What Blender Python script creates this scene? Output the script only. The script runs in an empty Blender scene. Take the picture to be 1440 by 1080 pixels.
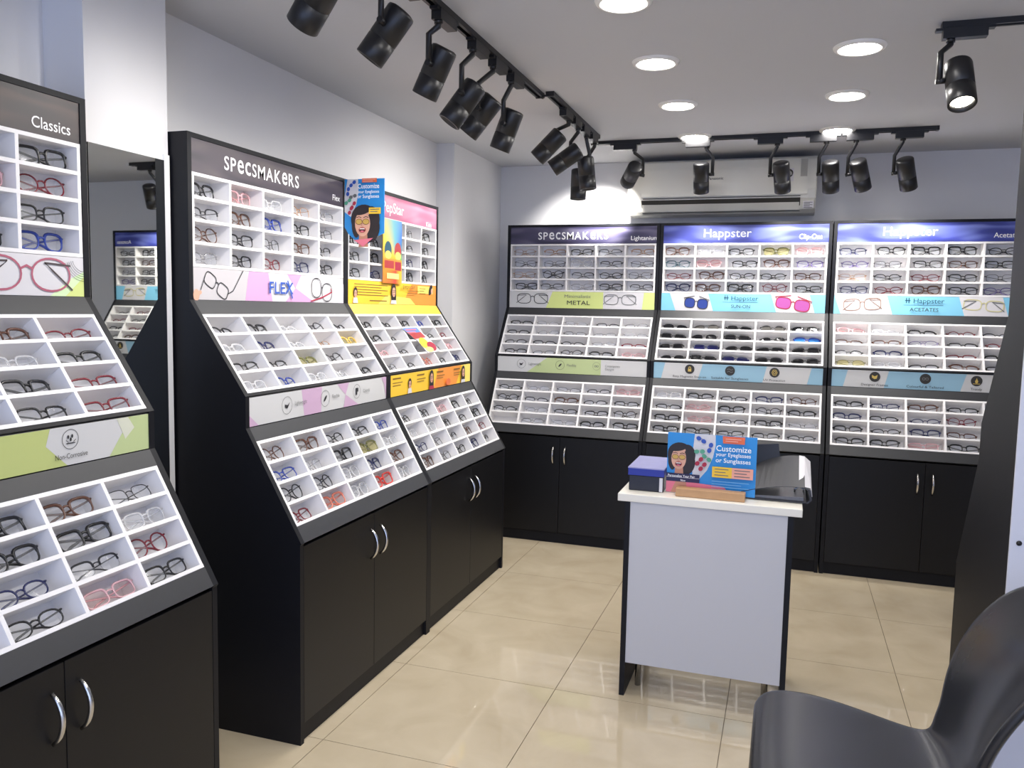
import bpy, math, random
from mathutils import Vector, Matrix

# ------------------------------------------------------------------ camera, world, exposure
sc = bpy.context.scene
COL = sc.collection
CX, CY, CZ, YAW, PIT, ROL, FPX = 2.2058, -0.218, 1.3198, 0.3215, 0.0918, 0.0201, 1153.96
cam_d = bpy.data.cameras.new('camera')
cam = bpy.data.objects.new('camera', cam_d); COL.objects.link(cam)
_f = Vector((-math.sin(YAW)*math.cos(PIT), math.cos(YAW)*math.cos(PIT), -math.sin(PIT)))
_r = Vector((math.cos(YAW), math.sin(YAW), 0)); _u = _r.cross(_f)
_r2 = _r*math.cos(ROL)+_u*math.sin(ROL); _u2 = _u*math.cos(ROL)-_r*math.sin(ROL)
cam.matrix_world = Matrix(((_r2.x, _u2.x, -_f.x, CX), (_r2.y, _u2.y, -_f.y, CY), (_r2.z, _u2.z, -_f.z, CZ), (0, 0, 0, 1)))
cam_d.sensor_width = 36; cam_d.lens = FPX/1440*36; cam_d.clip_start = 0.02
sc.camera = cam
sc.view_settings.view_transform = 'Standard'; sc.view_settings.look = 'None'
sc.view_settings.gamma = 1.0; sc.view_settings.use_curve_mapping = False
sc.view_settings.exposure = 0.1
DOWNLIGHT_E, SPOT_W, SPOT_W_BACK, WORLD_E = 92.0, 9.5, 22.0, 2.3
w = bpy.data.worlds.new('world'); sc.world = w; w.use_nodes = True
w.node_tree.nodes['Background'].inputs[0].default_value = (0.50, 0.63, 1.0, 1)
w.node_tree.nodes['Background'].inputs[1].default_value = WORLD_E

# ------------------------------------------------------------------ room numbers (metres)
H = 2.225; WX = 0.305; BY = 4.87; RX = 5.2; FY = -2.2
W = 0.92; M_ = 0.0193; TW = W-2*M_
VT, VM, VC = 0.155, 0.350, 0.538
ZT, ZG1T, ZG1B, ZBK, ZG2T, ZG2B, ZB2T, ZB2B, ZG3T, ZG3B, ZC = 1.822, 1.7075, 1.4263, 1.3266, 1.284, 1.0545, 1.0445, 0.9489, 0.9093, 0.6648, 0.619

# ------------------------------------------------------------------ helpers
def lin(c):
    return tuple((x/255/12.92 if x/255 <= .04045 else ((x/255+.055)/1.055)**2.4) for x in c)
MATS = {}
def mat(name, rgb, rough=.5, metal=0., spec=.5, emit=0., alpha=1., noise=0., nscale=20., coat=0.):
    if name in MATS: return MATS[name]
    m = bpy.data.materials.new(name); m.use_nodes = True
    nt = m.node_tree; b = nt.nodes['Principled BSDF']
    c = lin(rgb)+(1,)
    b.inputs['Base Color'].default_value = c
    b.inputs['Roughness'].default_value = rough; b.inputs['Metallic'].default_value = metal
    b.inputs['Specular IOR Level'].default_value = spec; b.inputs['Coat Weight'].default_value = coat
    if alpha < 1: b.inputs['Alpha'].default_value = alpha
    if emit:
        b.inputs['Emission Color'].default_value = c; b.inputs['Emission Strength'].default_value = emit
    if noise:
        t = nt.nodes.new('ShaderNodeTexCoord'); n = nt.nodes.new('ShaderNodeTexNoise'); r = nt.nodes.new('ShaderNodeMixRGB')
        n.inputs['Scale'].default_value = nscale; n.inputs['Detail'].default_value = 4
        r.inputs[1].default_value = tuple(x*(1-noise) for x in c[:3])+(1,); r.inputs[2].default_value = tuple(min(1, x*(1+noise)) for x in c[:3])+(1,)
        nt.links.new(t.outputs['Object'], n.inputs['Vector']); nt.links.new(n.outputs['Fac'], r.inputs[0]); nt.links.new(r.outputs[0], b.inputs['Base Color'])
    MATS[name] = m; return m
def swirl_mat(name, c1, c2, c3, rough=.42):
    m = bpy.data.materials.new(name); m.use_nodes = True; nt = m.node_tree; b = nt.nodes['Principled BSDF']
    t = nt.nodes.new('ShaderNodeTexCoord'); mp = nt.nodes.new('ShaderNodeMapping'); wv = nt.nodes.new('ShaderNodeTexNoise'); r = nt.nodes.new('ShaderNodeValToRGB')
    mp.inputs['Scale'].default_value = (1.6, 1, 9); mp.inputs['Rotation'].default_value = (0, .35, 0)
    wv.inputs['Scale'].default_value = 1.7; wv.inputs['Detail'].default_value = 1.0; wv.inputs['Distortion'].default_value = .8
    e = r.color_ramp.elements; e[0].position = .3; e[0].color = lin(c1)+(1,); e[1].position = .72; e[1].color = lin(c3)+(1,)
    k = e.new(.5); k.color = lin(c2)+(1,)
    nt.links.new(t.outputs['Object'], mp.inputs[0]); nt.links.new(mp.outputs[0], wv.inputs['Vector']); nt.links.new(wv.outputs['Fac'], r.inputs[0]); nt.links.new(r.outputs[0], b.inputs['Base Color'])
    b.inputs['Roughness'].default_value = rough
    return m

class MB:
    def __init__(s): s.v = []; s.f = []; s.mi = []; s.mats = []; s.sm = []
    def m(s, mt):
        if mt not in s.mats: s.mats.append(mt)
        return s.mats.index(mt)
    def add(s, vs, fs, mt=None, smooth=False):
        o = len(s.v); s.v += [tuple(x) for x in vs]; k = s.m(mt) if mt else 0
        for f in fs: s.f.append(tuple(i+o for i in f)); s.mi.append(k); s.sm.append(smooth)
        return s
    def box(s, x0, x1, y0, y1, z0, z1, mt=None):
        vs = [(x0,y0,z0),(x1,y0,z0),(x1,y1,z0),(x0,y1,z0),(x0,y0,z1),(x1,y0,z1),(x1,y1,z1),(x0,y1,z1)]
        return s.add(vs, [(3,2,1,0),(4,5,6,7),(0,1,5,4),(1,2,6,5),(2,3,7,6),(3,0,4,7)], mt)
    def prism(s, poly, a0, a1, fn, mt=None):     # poly 2-D, fn(p, a) -> 3-D
        n = len(poly)
        vs = [fn(p, a0) for p in poly]+[fn(p, a1) for p in poly]
        fs = [tuple(range(n))[::-1], tuple(range(n, 2*n))]+[(i, (i+1) % n, n+(i+1) % n, n+i) for i in range(n)]
        return s.add(vs, fs, mt)
    def tube(s, path, r, sides=8, mt=None, closed=False, cap=True):
        P = [Vector(p) for p in path]; n = len(P); rs = r if isinstance(r, (list, tuple)) else [r]*n
        vs = []; prev = None
        for i, p in enumerate(P):
            t = (P[(i+1) % n]-P[i-1]) if closed else (P[min(i+1, n-1)]-P[max(i-1, 0)])
            t.normalize()
            if prev is None:
                a = Vector((0, 0, 1)) if abs(t.z) < .9 else Vector((1, 0, 0)); nn = t.cross(a).normalized()
            else:
                nn = prev-t*prev.dot(t); nn.normalize()
            prev = nn; bb = t.cross(nn)
            for k in range(sides):
                an = 2*math.pi*k/sides; vs.append(p+(nn*math.cos(an)+bb*math.sin(an))*rs[i])
        fs = []
        for i in range(n if closed else n-1):
            j = (i+1) % n
            for k in range(sides): fs.append((i*sides+k, i*sides+(k+1) % sides, j*sides+(k+1) % sides, j*sides+k))
        s.add(vs, fs, mt, True)
        if cap and not closed:
            o = len(s.v)-len(vs); k = s.m(mt) if mt else 0
            for q in (tuple(o+i for i in range(sides))[::-1], tuple(o+(n-1)*sides+i for i in range(sides))): s.f.append(q); s.mi.append(k); s.sm.append(False)
        return s
    def lathe(s, prof, seg=24, mt=None, smooth=True, M=None):   # prof (r,z) along local z
        vs = []; fs = []; n = len(prof)
        for (r, z) in prof:
            for k in range(seg):
                a = 2*math.pi*k/seg; p = Vector((r*math.cos(a), r*math.sin(a), z)); vs.append(M @ p if M else p)
        for i in range(n-1):
            for k in range(seg): fs.append((i*seg+k, i*seg+(k+1) % seg, (i+1)*seg+(k+1) % seg, (i+1)*seg+k))
        return s.add(vs, fs, mt, smooth)
    def data(s, name):
        me = bpy.data.meshes.new(name); me.from_pydata(s.v, [], s.f)
        for mt in s.mats: me.materials.append(mt)
        me.polygons.foreach_set('material_index', s.mi); me.polygons.foreach_set('use_smooth', s.sm); me.update()
        return me
    def build(s, name, parent=None, mtx=None, mt=None):
        me = s.data(name)
        if mt: me.materials.clear(); me.materials.append(mt); me.polygons.foreach_set('material_index', [0]*len(me.polygons))
        return link(name, me, parent, mtx)
def link(name, data, parent=None, mtx=None):
    o = bpy.data.objects.new(name, data); COL.objects.link(o)
    if parent: o.parent = parent
    if mtx is not None: o.matrix_local = mtx
    return o
def tag(o, label, cat, group=None):
    o['label'] = label; o['category'] = cat
    if group: o['group'] = group
    return o
def struct(o, label=None):
    o['kind'] = 'structure'
    if label: o['label'] = label
    return o
def bevel(o, wd, seg=2):
    b = o.modifiers.new('bevel', 'BEVEL'); b.width = wd; b.segments = seg; b.limit_method = 'ANGLE'; return o
def obox(name, x0, x1, y0, y1, z0, z1, mt, parent=None, bv=0):
    o = MB().box(x0, x1, y0, y1, z0, z1, mt).build(name, parent)
    if bv: bevel(o, bv)
    return o

TEXT_CACHE = {}
def text_data(txt, size, mt, align='LEFT', bold=0., xs=1., extrude=.0):
    cu = bpy.data.curves.new('lettering', 'FONT'); cu.body = txt; cu.size = size; cu.align_x = align; cu.offset = bold*size; cu.extrude = extrude
    cu.resolution_u = 3
    ob = bpy.data.objects.new('lettering', cu); COL.objects.link(ob)
    bpy.context.view_layer.update()
    me = bpy.data.meshes.new_from_object(ob.evaluated_get(bpy.context.evaluated_depsgraph_get()))
    bpy.data.objects.remove(ob); me.name = 'lettering'
    if xs != 1.: me.transform(Matrix.Diagonal((xs, 1, 1, 1)))
    me.materials.clear(); me.materials.append(mt)
    return me
ROTX90 = Matrix.Rotation(math.pi/2, 4, 'X')
def text(txt, x, z, size, mt, parent, y, align='LEFT', bold=0., width=None, extrude=0., tilt=0.):
    """upright lettering facing local -y, baseline at z"""
    me = text_data(txt, size, mt, align, bold, 1., extrude)
    if width:
        xsv = [v.co.x for v in me.vertices]
        if xsv:
            k = width/(max(xsv)-min(xsv)); me.transform(Matrix.Diagonal((k, 1, 1, 1)))
    return link('lettering', me, parent, Matrix.Translation((x, y, z)) @ Matrix.Rotation(tilt, 4, 'Y') @ ROTX90)

class Print:
    """flat print: polygons on a panel, in panel coordinates (x, z), layered outwards along local -y"""
    def __init__(s, y): s.mb = MB(); s.y = y; s.k = 0; s.extra = []
    def pic(s):
        q = Print(s.y-.0015); s.extra.append(('picture', q)); return q
    def poly(s, pts, mt):
        s.k += 1; y = s.y-.00025*s.k
        s.mb.add([(p[0], y, p[1]) for p in pts], [tuple(range(len(pts)))], mt); return s
    def rect(s, x0, x1, z0, z1, mt): return s.poly([(x0, z0), (x1, z0), (x1, z1), (x0, z1)], mt)
    def ell(s, cx, cz, a, b, mt, n=20, ex=2., rot=0.):
        pts = []
        for i in range(n):
            t = 2*math.pi*i/n; c, q = math.cos(t), math.sin(t)
            x = a*math.copysign(abs(c)**(2/ex), c); z = b*math.copysign(abs(q)**(2/ex), q)
            pts.append((cx+x*math.cos(rot)-z*math.sin(rot), cz+x*math.sin(rot)+z*math.cos(rot)))
        return s.poly(pts, mt)
    def line(s, pts, wd, mt, closed=False):
        s.k += 1; y = s.y-.00025*s.k; n = len(pts); vs = []
        for i in range(n):
            a = Vector(pts[(i-1) % n] if closed else pts[max(i-1, 0)]); b = Vector(pts[(i+1) % n] if closed else pts[min(i+1, n-1)])
            d = (b-a).normalized(); q = Vector((-d.y, d.x))*wd/2; p = Vector(pts[i])
            vs += [(p.x+q.x, y, p.y+q.y), (p.x-q.x, y, p.y-q.y)]
        s.mb.add(vs, [(2*i, 2*i+1, (2*i+3) % (2*n), (2*i+2) % (2*n)) for i in range(n if closed else n-1)], mt); return s
    def ring(s, cx, cz, a, b, wd, mt, ex=2., rot=0., n=24):
        pts = []
        for i in range(n):
            t = 2*math.pi*i/n; c, q = math.cos(t), math.sin(t)
            x = a*math.copysign(abs(c)**(2/ex), c); z = b*math.copysign(abs(q)**(2/ex), q)
            pts.append((cx+x*math.cos(rot)-z*math.sin(rot), cz+x*math.sin(rot)+z*math.cos(rot)))
        return s.line(pts, wd, mt, True)
    def glasses(s, cx, cz, k, mt, rot=0., wd=.0018, lens=None, ex=2.6, temples=True, b=.42, tm=None):
        """a printed pair of spectacles about 2.3 k wide"""
        c, q = math.cos(rot), math.sin(rot)
        R = lambda x, z: (cx+(x*c-z*q)*k, cz+(x*q+z*c)*k)
        for sg in (-1, 1):
            e = R(sg*.58, 0)
            if lens: s.ell(e[0], e[1], .46*k, b*k, lens, ex=ex, rot=rot)
        for sg in (-1, 1):
            e = R(sg*.58, 0); s.ring(e[0], e[1], .46*k, b*k, wd, mt, ex=ex, rot=rot)
            if temples: s.line([R(sg*1.06, b*.62), R(sg*.42, b*.72), R(sg*.62, b*.25), R(sg*1.1, -b*.92)] if temples == 1 else [R(sg*1.05, b*.6), R(sg*1.15, b*.9), R(sg*.2, b*1.5)], wd*.9, tm or mt)
        s.line([R(-.14, b*.3), R(0, b*.5), R(.14, b*.3)], wd*1.1, mt); return s
    def lines(s, x, z, wd, n, dz, th, mt, rag=.8):
        for i in range(n): s.rect(x, x+wd*(1 if i % 2 == 0 else rag), z-i*dz, z-i*dz+th, mt)
        return s
    def build(s, name, parent):
        for nm, q in s.extra: q.build(nm, parent)
        return s.mb.build(name, parent) if s.mb.f else None

# ------------------------------------------------------------------ materials
wall_m = mat('wall_paint', (226, 225, 226), .75, noise=.02, nscale=3)
ceil_m = mat('ceiling_paint', (200, 201, 205), .85, noise=.02, nscale=2)
dark = mat('black_laminate', (17, 18, 24), .5, spec=.25, noise=.12, nscale=40)
dark2 = mat('charcoal_laminate', (50, 51, 54), .45, noise=.06, nscale=40)
door_m = mat('door_laminate', (14, 14, 17), .42, spec=.35, noise=.1, nscale=40)
white_l = mat('white_acrylic', (236, 234, 234), .35)
chrome = mat('chrome', (205, 203, 200), .18, metal=1)
ink = mat('print_ink', (45, 45, 48), .6)
inkg = mat('print_grey_ink', (110, 112, 112), .6)
white_ink = mat('white_lettering', (250, 250, 250), .5)
pap = mat('print_white', (216, 214, 217), .45)
papg = mat('print_pale_grey', (206, 206, 206), .45)
black_metal = mat('black_metal', (22, 22, 25), .38)
skin = mat('print_skin', (222, 170, 145), .5); skin2 = mat('print_skin_shade', (190, 130, 108), .5)
hair = mat('print_hair', (42, 34, 36), .5)

# ------------------------------------------------------------------ room shell
fl = struct(obox('floor', WX-.2, RX, FY, BY+.1, -.05, -.004, mat('grout', (120, 108, 90), .8)), 'polished cream stone tile floor')
tile_m = bpy.data.materials.new('polished_cream_tile'); tile_m.use_nodes = True
nt = tile_m.node_tree; b = nt.nodes['Principled BSDF']
tc = nt.nodes.new('ShaderNodeTexCoord'); n1 = nt.nodes.new('ShaderNodeTexNoise'); rp = nt.nodes.new('ShaderNodeValToRGB'); oi = nt.nodes.new('ShaderNodeObjectInfo'); ad = nt.nodes.new('ShaderNodeVectorMath')
n1.inputs['Scale'].default_value = 5; n1.inputs['Detail'].default_value = 6; n1.inputs['Distortion'].default_value = .6
rp.color_ramp.elements[0].position = .3; rp.color_ramp.elements[0].color = lin((192, 177, 150))+(1,)
rp.color_ramp.elements[1].position = .75; rp.color_ramp.elements[1].color = lin((208, 194, 168))+(1,)
nt.links.new(tc.outputs['Object'], ad.inputs[0]); nt.links.new(oi.outputs['Location'], ad.inputs[1]); nt.links.new(ad.outputs[0], n1.inputs['Vector'])
nt.links.new(n1.outputs['Fac'], rp.inputs[0]); nt.links.new(rp.outputs[0], b.inputs['Base Color'])
b.inputs['Roughness'].default_value = .04; b.inputs['Specular IOR Level'].default_value = .75
T = .574; g = .0012
tile_full = MB().box(g, T-g, g, T-g, -.004, 0, tile_m).data('tile')
x = .925-2*T
while x < RX:
    y = 1.875-7*T
    while y < BY+.05:
        link('tile', tile_full, fl, Matrix.Translation((x, y, 0)))
        y += T
    x += T
struct(obox('ceiling', WX-.2, RX, FY, BY+.1, H, H+.08, ceil_m), 'plain grey-white painted ceiling')
struct(obox('wall_left', WX-.1, WX, FY, BY, 0, H, wall_m), 'white painted left wall')
struct(obox('wall_back', WX-.1, RX, BY, BY+.1, 0, H, wall_m), 'white painted back wall')
struct(obox('wall_right', RX, RX+.1, FY, BY+.1, 0, H, wall_m), 'white painted right wall')
struct(obox('wall_left_pillar', WX, .44, 1.51, 1.812, 0, H, wall_m), 'white square pillar carrying the mirror')
struct(obox('wall_corner_pillar', WX, .41, 4.08, BY, 0, H, wall_m), 'white square pillar in the far corner')

# ------------------------------------------------------------------ spectacles
def sup(a, bb, ex, n=20):
    out = []
    for i in range(n):
        t = 2*math.pi*i/n; c, q = math.cos(t), math.sin(t)
        out.append((a*math.copysign(abs(c)**(2/ex), c), bb*math.copysign(abs(q)**(2/ex), q)))
    return out
STY = {  # a, b, exponent, rim radius, top-rim factor, word
 'rect':   (.0275, .0185, 3.4, .0019, 1.5, 'rectangular'),
 'block':  (.0275, .0205, 4.0, .0027, 1.5, 'chunky square'),
 'way':    (.0275, .0210, 2.9, .0023, 1.7, 'wayfarer-shaped'),
 'round':  (.0255, .0230, 2.1, .0019, 1.1, 'round'),
 'oval':   (.0270, .0180, 2.3, .0018, 1.3, 'oval'),
 'wire':   (.0275, .0190, 3.2, .0012, 1.0, 'thin wire'),
 'half':   (.0275, .0180, 3.2, .0013, 1.9, 'half-rim'),
 'avi':    (.0285, .0230, 2.5, .0013, 1.1, 'aviator-shaped'),
}
GM = {}
def glasses_meshes(st):
    if st in GM: return GM[st]
    a, bb, ex, r, tf, _ = STY[st]; zc = bb+r; gap = .0095
    fr = MB(); out = {}
    for sg in (-1, 1):
        cx = sg*(gap+a); pts = sup(a, bb, ex)
        if st == 'way': pts = [(px*(1+.06*pz/bb), pz) for px, pz in pts]
        if st == 'avi': pts = [(px*(1+.05*pz/bb), pz-.004*(px*sg < 0)*(pz < 0)*-1) for px, pz in pts]
        path = [(cx+px, .0035*((abs(cx+px))/.06)**2, zc+pz) for px, pz in pts]
        if st == 'half':
            top = [p for p in path if p[2] > zc-.004]; top.sort(key=lambda p: p[0]); fr.tube(top, r*tf, 5)
            fr.tube(path, .0004, 4, closed=True)
        else:
            fr.tube(path, [r*(tf if pz > .3*bb else 1) for px, pz in pts], 5, closed=True)
        # end piece
        fr.tube([(cx+sg*a*.97, .004, zc+bb*.55), (cx+sg*(a+.005), .005, zc+bb*.6), (cx+sg*(a+.006), .011, zc+bb*.6)], r*1.3, 5)
        ln = MB(); ln.add([(cx+px*.98, .0035*((abs(cx+px))/.06)**2, zc+pz*.98) for px, pz in pts], [tuple(range(len(pts)))])
        out['lens%d' % sg] = ln.data('lens')
        tp = MB(); hx = cx+sg*(a+.006); hz = zc+bb*.6; dy = .013 if sg < 0 else .017
        tp.tube([(hx, .011, hz), (hx-sg*.006, dy, hz-.001), (hx-sg*.07, dy+.006, hz-.010*(bb/.0165)), (hx-sg*.095, dy+.008, zc-bb*.35), (hx-sg*.118, dy+.008, max(.0025, zc-bb*.95))], [r*1.2, r*1.15, r*1.2, r*1.5, r*1.3], 5)
        out['temple%d' % sg] = tp.data('temple')
    fr.tube([(-gap-.001, .0005, zc+bb*.3), (-.004, -.001, zc+bb*.45), (.004, -.001, zc+bb*.45), (gap+.001, .0005, zc+bb*.3)], r*1.2, 5)
    if st == 'avi': fr.tube([(-gap-.006, 0, zc+bb*.85), (gap+.006, 0, zc+bb*.85)], r, 5)
    out['frame'] = fr.data('frame_front')
    for k, me in out.items(): me.materials.append(black_metal)
    GM[st] = out; return out
def fmat(nm, rgb, rough=.25, metal=0., alpha=1.): return mat('frame_'+nm, rgb, rough, metal, alpha=alpha)
def lens_mat(nm, tint, fac):
    m = bpy.data.materials.new('lens_'+nm); m.use_nodes = True; t = m.node_tree; t.nodes.clear()
    o = t.nodes.new('ShaderNodeOutputMaterial'); mx = t.nodes.new('ShaderNodeMixShader'); tr = t.nodes.new('ShaderNodeBsdfTransparent'); pb = t.nodes.new('ShaderNodeBsdfPrincipled')
    tr.inputs[0].default_value = lin(tint)+(1,); pb.inputs['Base Color'].default_value = lin(tint)+(1,); pb.inputs['Roughness'].default_value = .08
    mx.inputs[0].default_value = fac; t.links.new(tr.outputs[0], mx.inputs[1]); t.links.new(pb.outputs[0], mx.inputs[2]); t.links.new(mx.outputs[0], o.inputs[0])
    return m
LCLEAR = lens_mat('clear', (246, 248, 252), .10); LBLK = lens_mat('black', (26, 26, 30), .8); LBLU = lens_mat('blue', (60, 130, 205), .75); LGRY = lens_mat('grey', (110, 108, 104), .55)
LNAV = lens_mat('navy', (32, 34, 84), .8); LYEL = lens_mat('yellow', (240, 234, 190), .14); LPNK = lens_mat('pink', (246, 230, 230), .08)
FC = {  # frame material, styles, lens, colour word
 'k': (fmat('black', (24, 24, 27)), ['rect', 'block', 'way', 'rect', 'oval'], LCLEAR, 'black'),
 'm': (fmat('gunmetal', (46, 46, 50), .3, .4), ['wire', 'half', 'rect', 'round'], LCLEAR, 'gunmetal grey'),
 's': (fmat('silver', (165, 165, 168), .25, .6), ['wire', 'half'], LCLEAR, 'silver'),
 'g': (fmat('gold', (176, 128, 84), .28, .5), ['wire', 'half', 'wire'], LCLEAR, 'gold brown'),
 'r': (fmat('maroon', (120, 30, 44)), ['rect', 'oval', 'round'], LCLEAR, 'maroon'),
 'R': (fmat('red', (206, 62, 54)), ['block'], LPNK, 'bright red'),
 'b': (fmat('blue', (38, 62, 150)), ['way', 'rect', 'block'], LCLEAR, 'bright blue'),
 'n': (fmat('navy', (36, 42, 88)), ['rect', 'way', 'oval'], LCLEAR, 'navy blue'),
 'p': (fmat('pink', (216, 172, 178)), ['way', 'rect', 'round'], LPNK, 'pale pink'),
 'c': (fmat('clear', (226, 226, 228), .15, alpha=.55), ['rect', 'way'], LCLEAR, 'clear'),
 't': (fmat('brown', (92, 58, 44)), ['way', 'rect', 'round'], LCLEAR, 'brown'),
 'o': (fmat('coral', (208, 118, 96)), ['way', 'round'], LPNK, 'coral'),
 'e': (fmat('olive', (112, 112, 66)), ['way', 'avi'], LYEL, 'olive green'),
 'v': (fmat('purple', (98, 84, 140)), ['rect', 'avi', 'oval'], LCLEAR, 'purple'),
 'l': (fmat('teal', (56, 92, 104)), ['rect', 'way'], LCLEAR, 'teal'),
 'y': (fmat('yellow', (214, 178, 84)), ['rect', 'way'], LYEL, 'amber yellow'),
 'K': (fmat('black', 0), ['way', 'block', 'oval', 'avi'], LBLK, 'black-lensed'),
 'G': (fmat('gunmetal', 0), ['avi', 'round'], LGRY, 'grey-lensed'),
 'B': (fmat('blue', 0), ['way'], LBLU, 'blue-mirrored'),
 'N': (fmat('navy', 0), ['block'], LNAV, 'navy-lensed'),
}
ORD = ['first', 'second', 'third', 'fourth', 'fifth']
def place_glasses(mtx, ch, st, label, group):
    fm, _, lm, _ = FC[ch]; ms = glasses_meshes(st)
    e = bpy.data.objects.new('sunglasses' if ch in 'KGBN' else 'eyeglasses', None); COL.objects.link(e); e.empty_display_size = .02; e.matrix_world = mtx
    tag(e, label, 'sunglasses' if ch in 'KGBN' else 'eyeglasses', group)
    for nm, key, mt in (('frame_front', 'frame', fm), ('lens', 'lens-1', lm), ('lens', 'lens1', lm), ('temple', 'temple-1', fm), ('temple', 'temple1', fm)):
        o = bpy.data.objects.new(nm, ms[key]); COL.objects.link(o); o.parent = e
        o.material_slots[0].link = 'OBJECT'; o.material_slots[0].material = mt

# ------------------------------------------------------------------ display units
TD = .080; TH = .2812; sh = .0095
tray_me = MB().box(0, TW, TD-.004, TD, -TH, 0, white_l).data('tray')
shelf_me = MB().box(.0, TW, 0, TD-.004, -sh/2, sh/2, white_l).data('shelf')
div_me = MB().box(-sh/2, sh/2, .0004, TD-.004, -TH+.0004, -.0004, white_l).data('divider')
def handle_data():
    mb = MB(); n = 11; p = []
    for i in range(n):
        t = -1+2*i/(n-1); p.append((0, -.004-.026*(1-t*t)**.8, t*.052))
    mb.tube(p, [.0045]*2+[.0055]*(n-4)+[.0045]*2, 8, chrome)
    return mb.data('handle')
handle_me = handle_data()
cell_w = TW/5; cell_h = TH/4
TRAYS = {'upper': (VT-.001, ZG1T, 0.), 'middle': (VT+(ZBK-ZG2T)/(ZBK-ZB2T)*(VM-VT), ZG2T, -math.atan2(VM-VT, ZBK-ZB2T)), 'lower': (VM+(ZB2B-ZG3T)/(ZB2B-ZC)*(VC-VM), ZG3T, -math.atan2(VC-VM, ZB2B-ZC))}
def in_view(p):
    q = Vector(p)-Vector((CX, CY, CZ)); d = q.dot(_f)
    if d < .1: return False
    px = 720+FPX*q.dot(_r2)/d; py = 540-FPX*q.dot(_u2)/d
    return -45 < px < 1480 and -20 < py < 1120

def slope_box(mb, A, B, s0, s1, u0, u1, t, mt):
    L = math.hypot(B[0]-A[0], B[1]-A[1]); d = ((B[0]-A[0])/L, (B[1]-A[1])/L); n = (-d[1], d[0]) if True else 0
    # outward normal of a slope going out (+v) and down (-z)
    n = (-d[1], d[0])
    pts = [(A[0]+d[0]*s0, A[1]+d[1]*s0), (A[0]+d[0]*s1, A[1]+d[1]*s1)]
    poly = [pts[0], pts[1], (pts[1][0]-n[0]*t, pts[1][1]-n[1]*t), (pts[0][0]-n[0]*t, pts[0][1]-n[1]*t)]
    mb.prism(poly, u0, u1, lambda p, a: (a, -p[0], p[1]), mt)
PROFILE = [(0, 0), (VC-.004, 0), (VC-.004, ZC-.006), (VC, ZC), (VM, ZB2B), (VM, ZB2T), (VT, ZBK), (VT, ZT), (0, ZT)]

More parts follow.
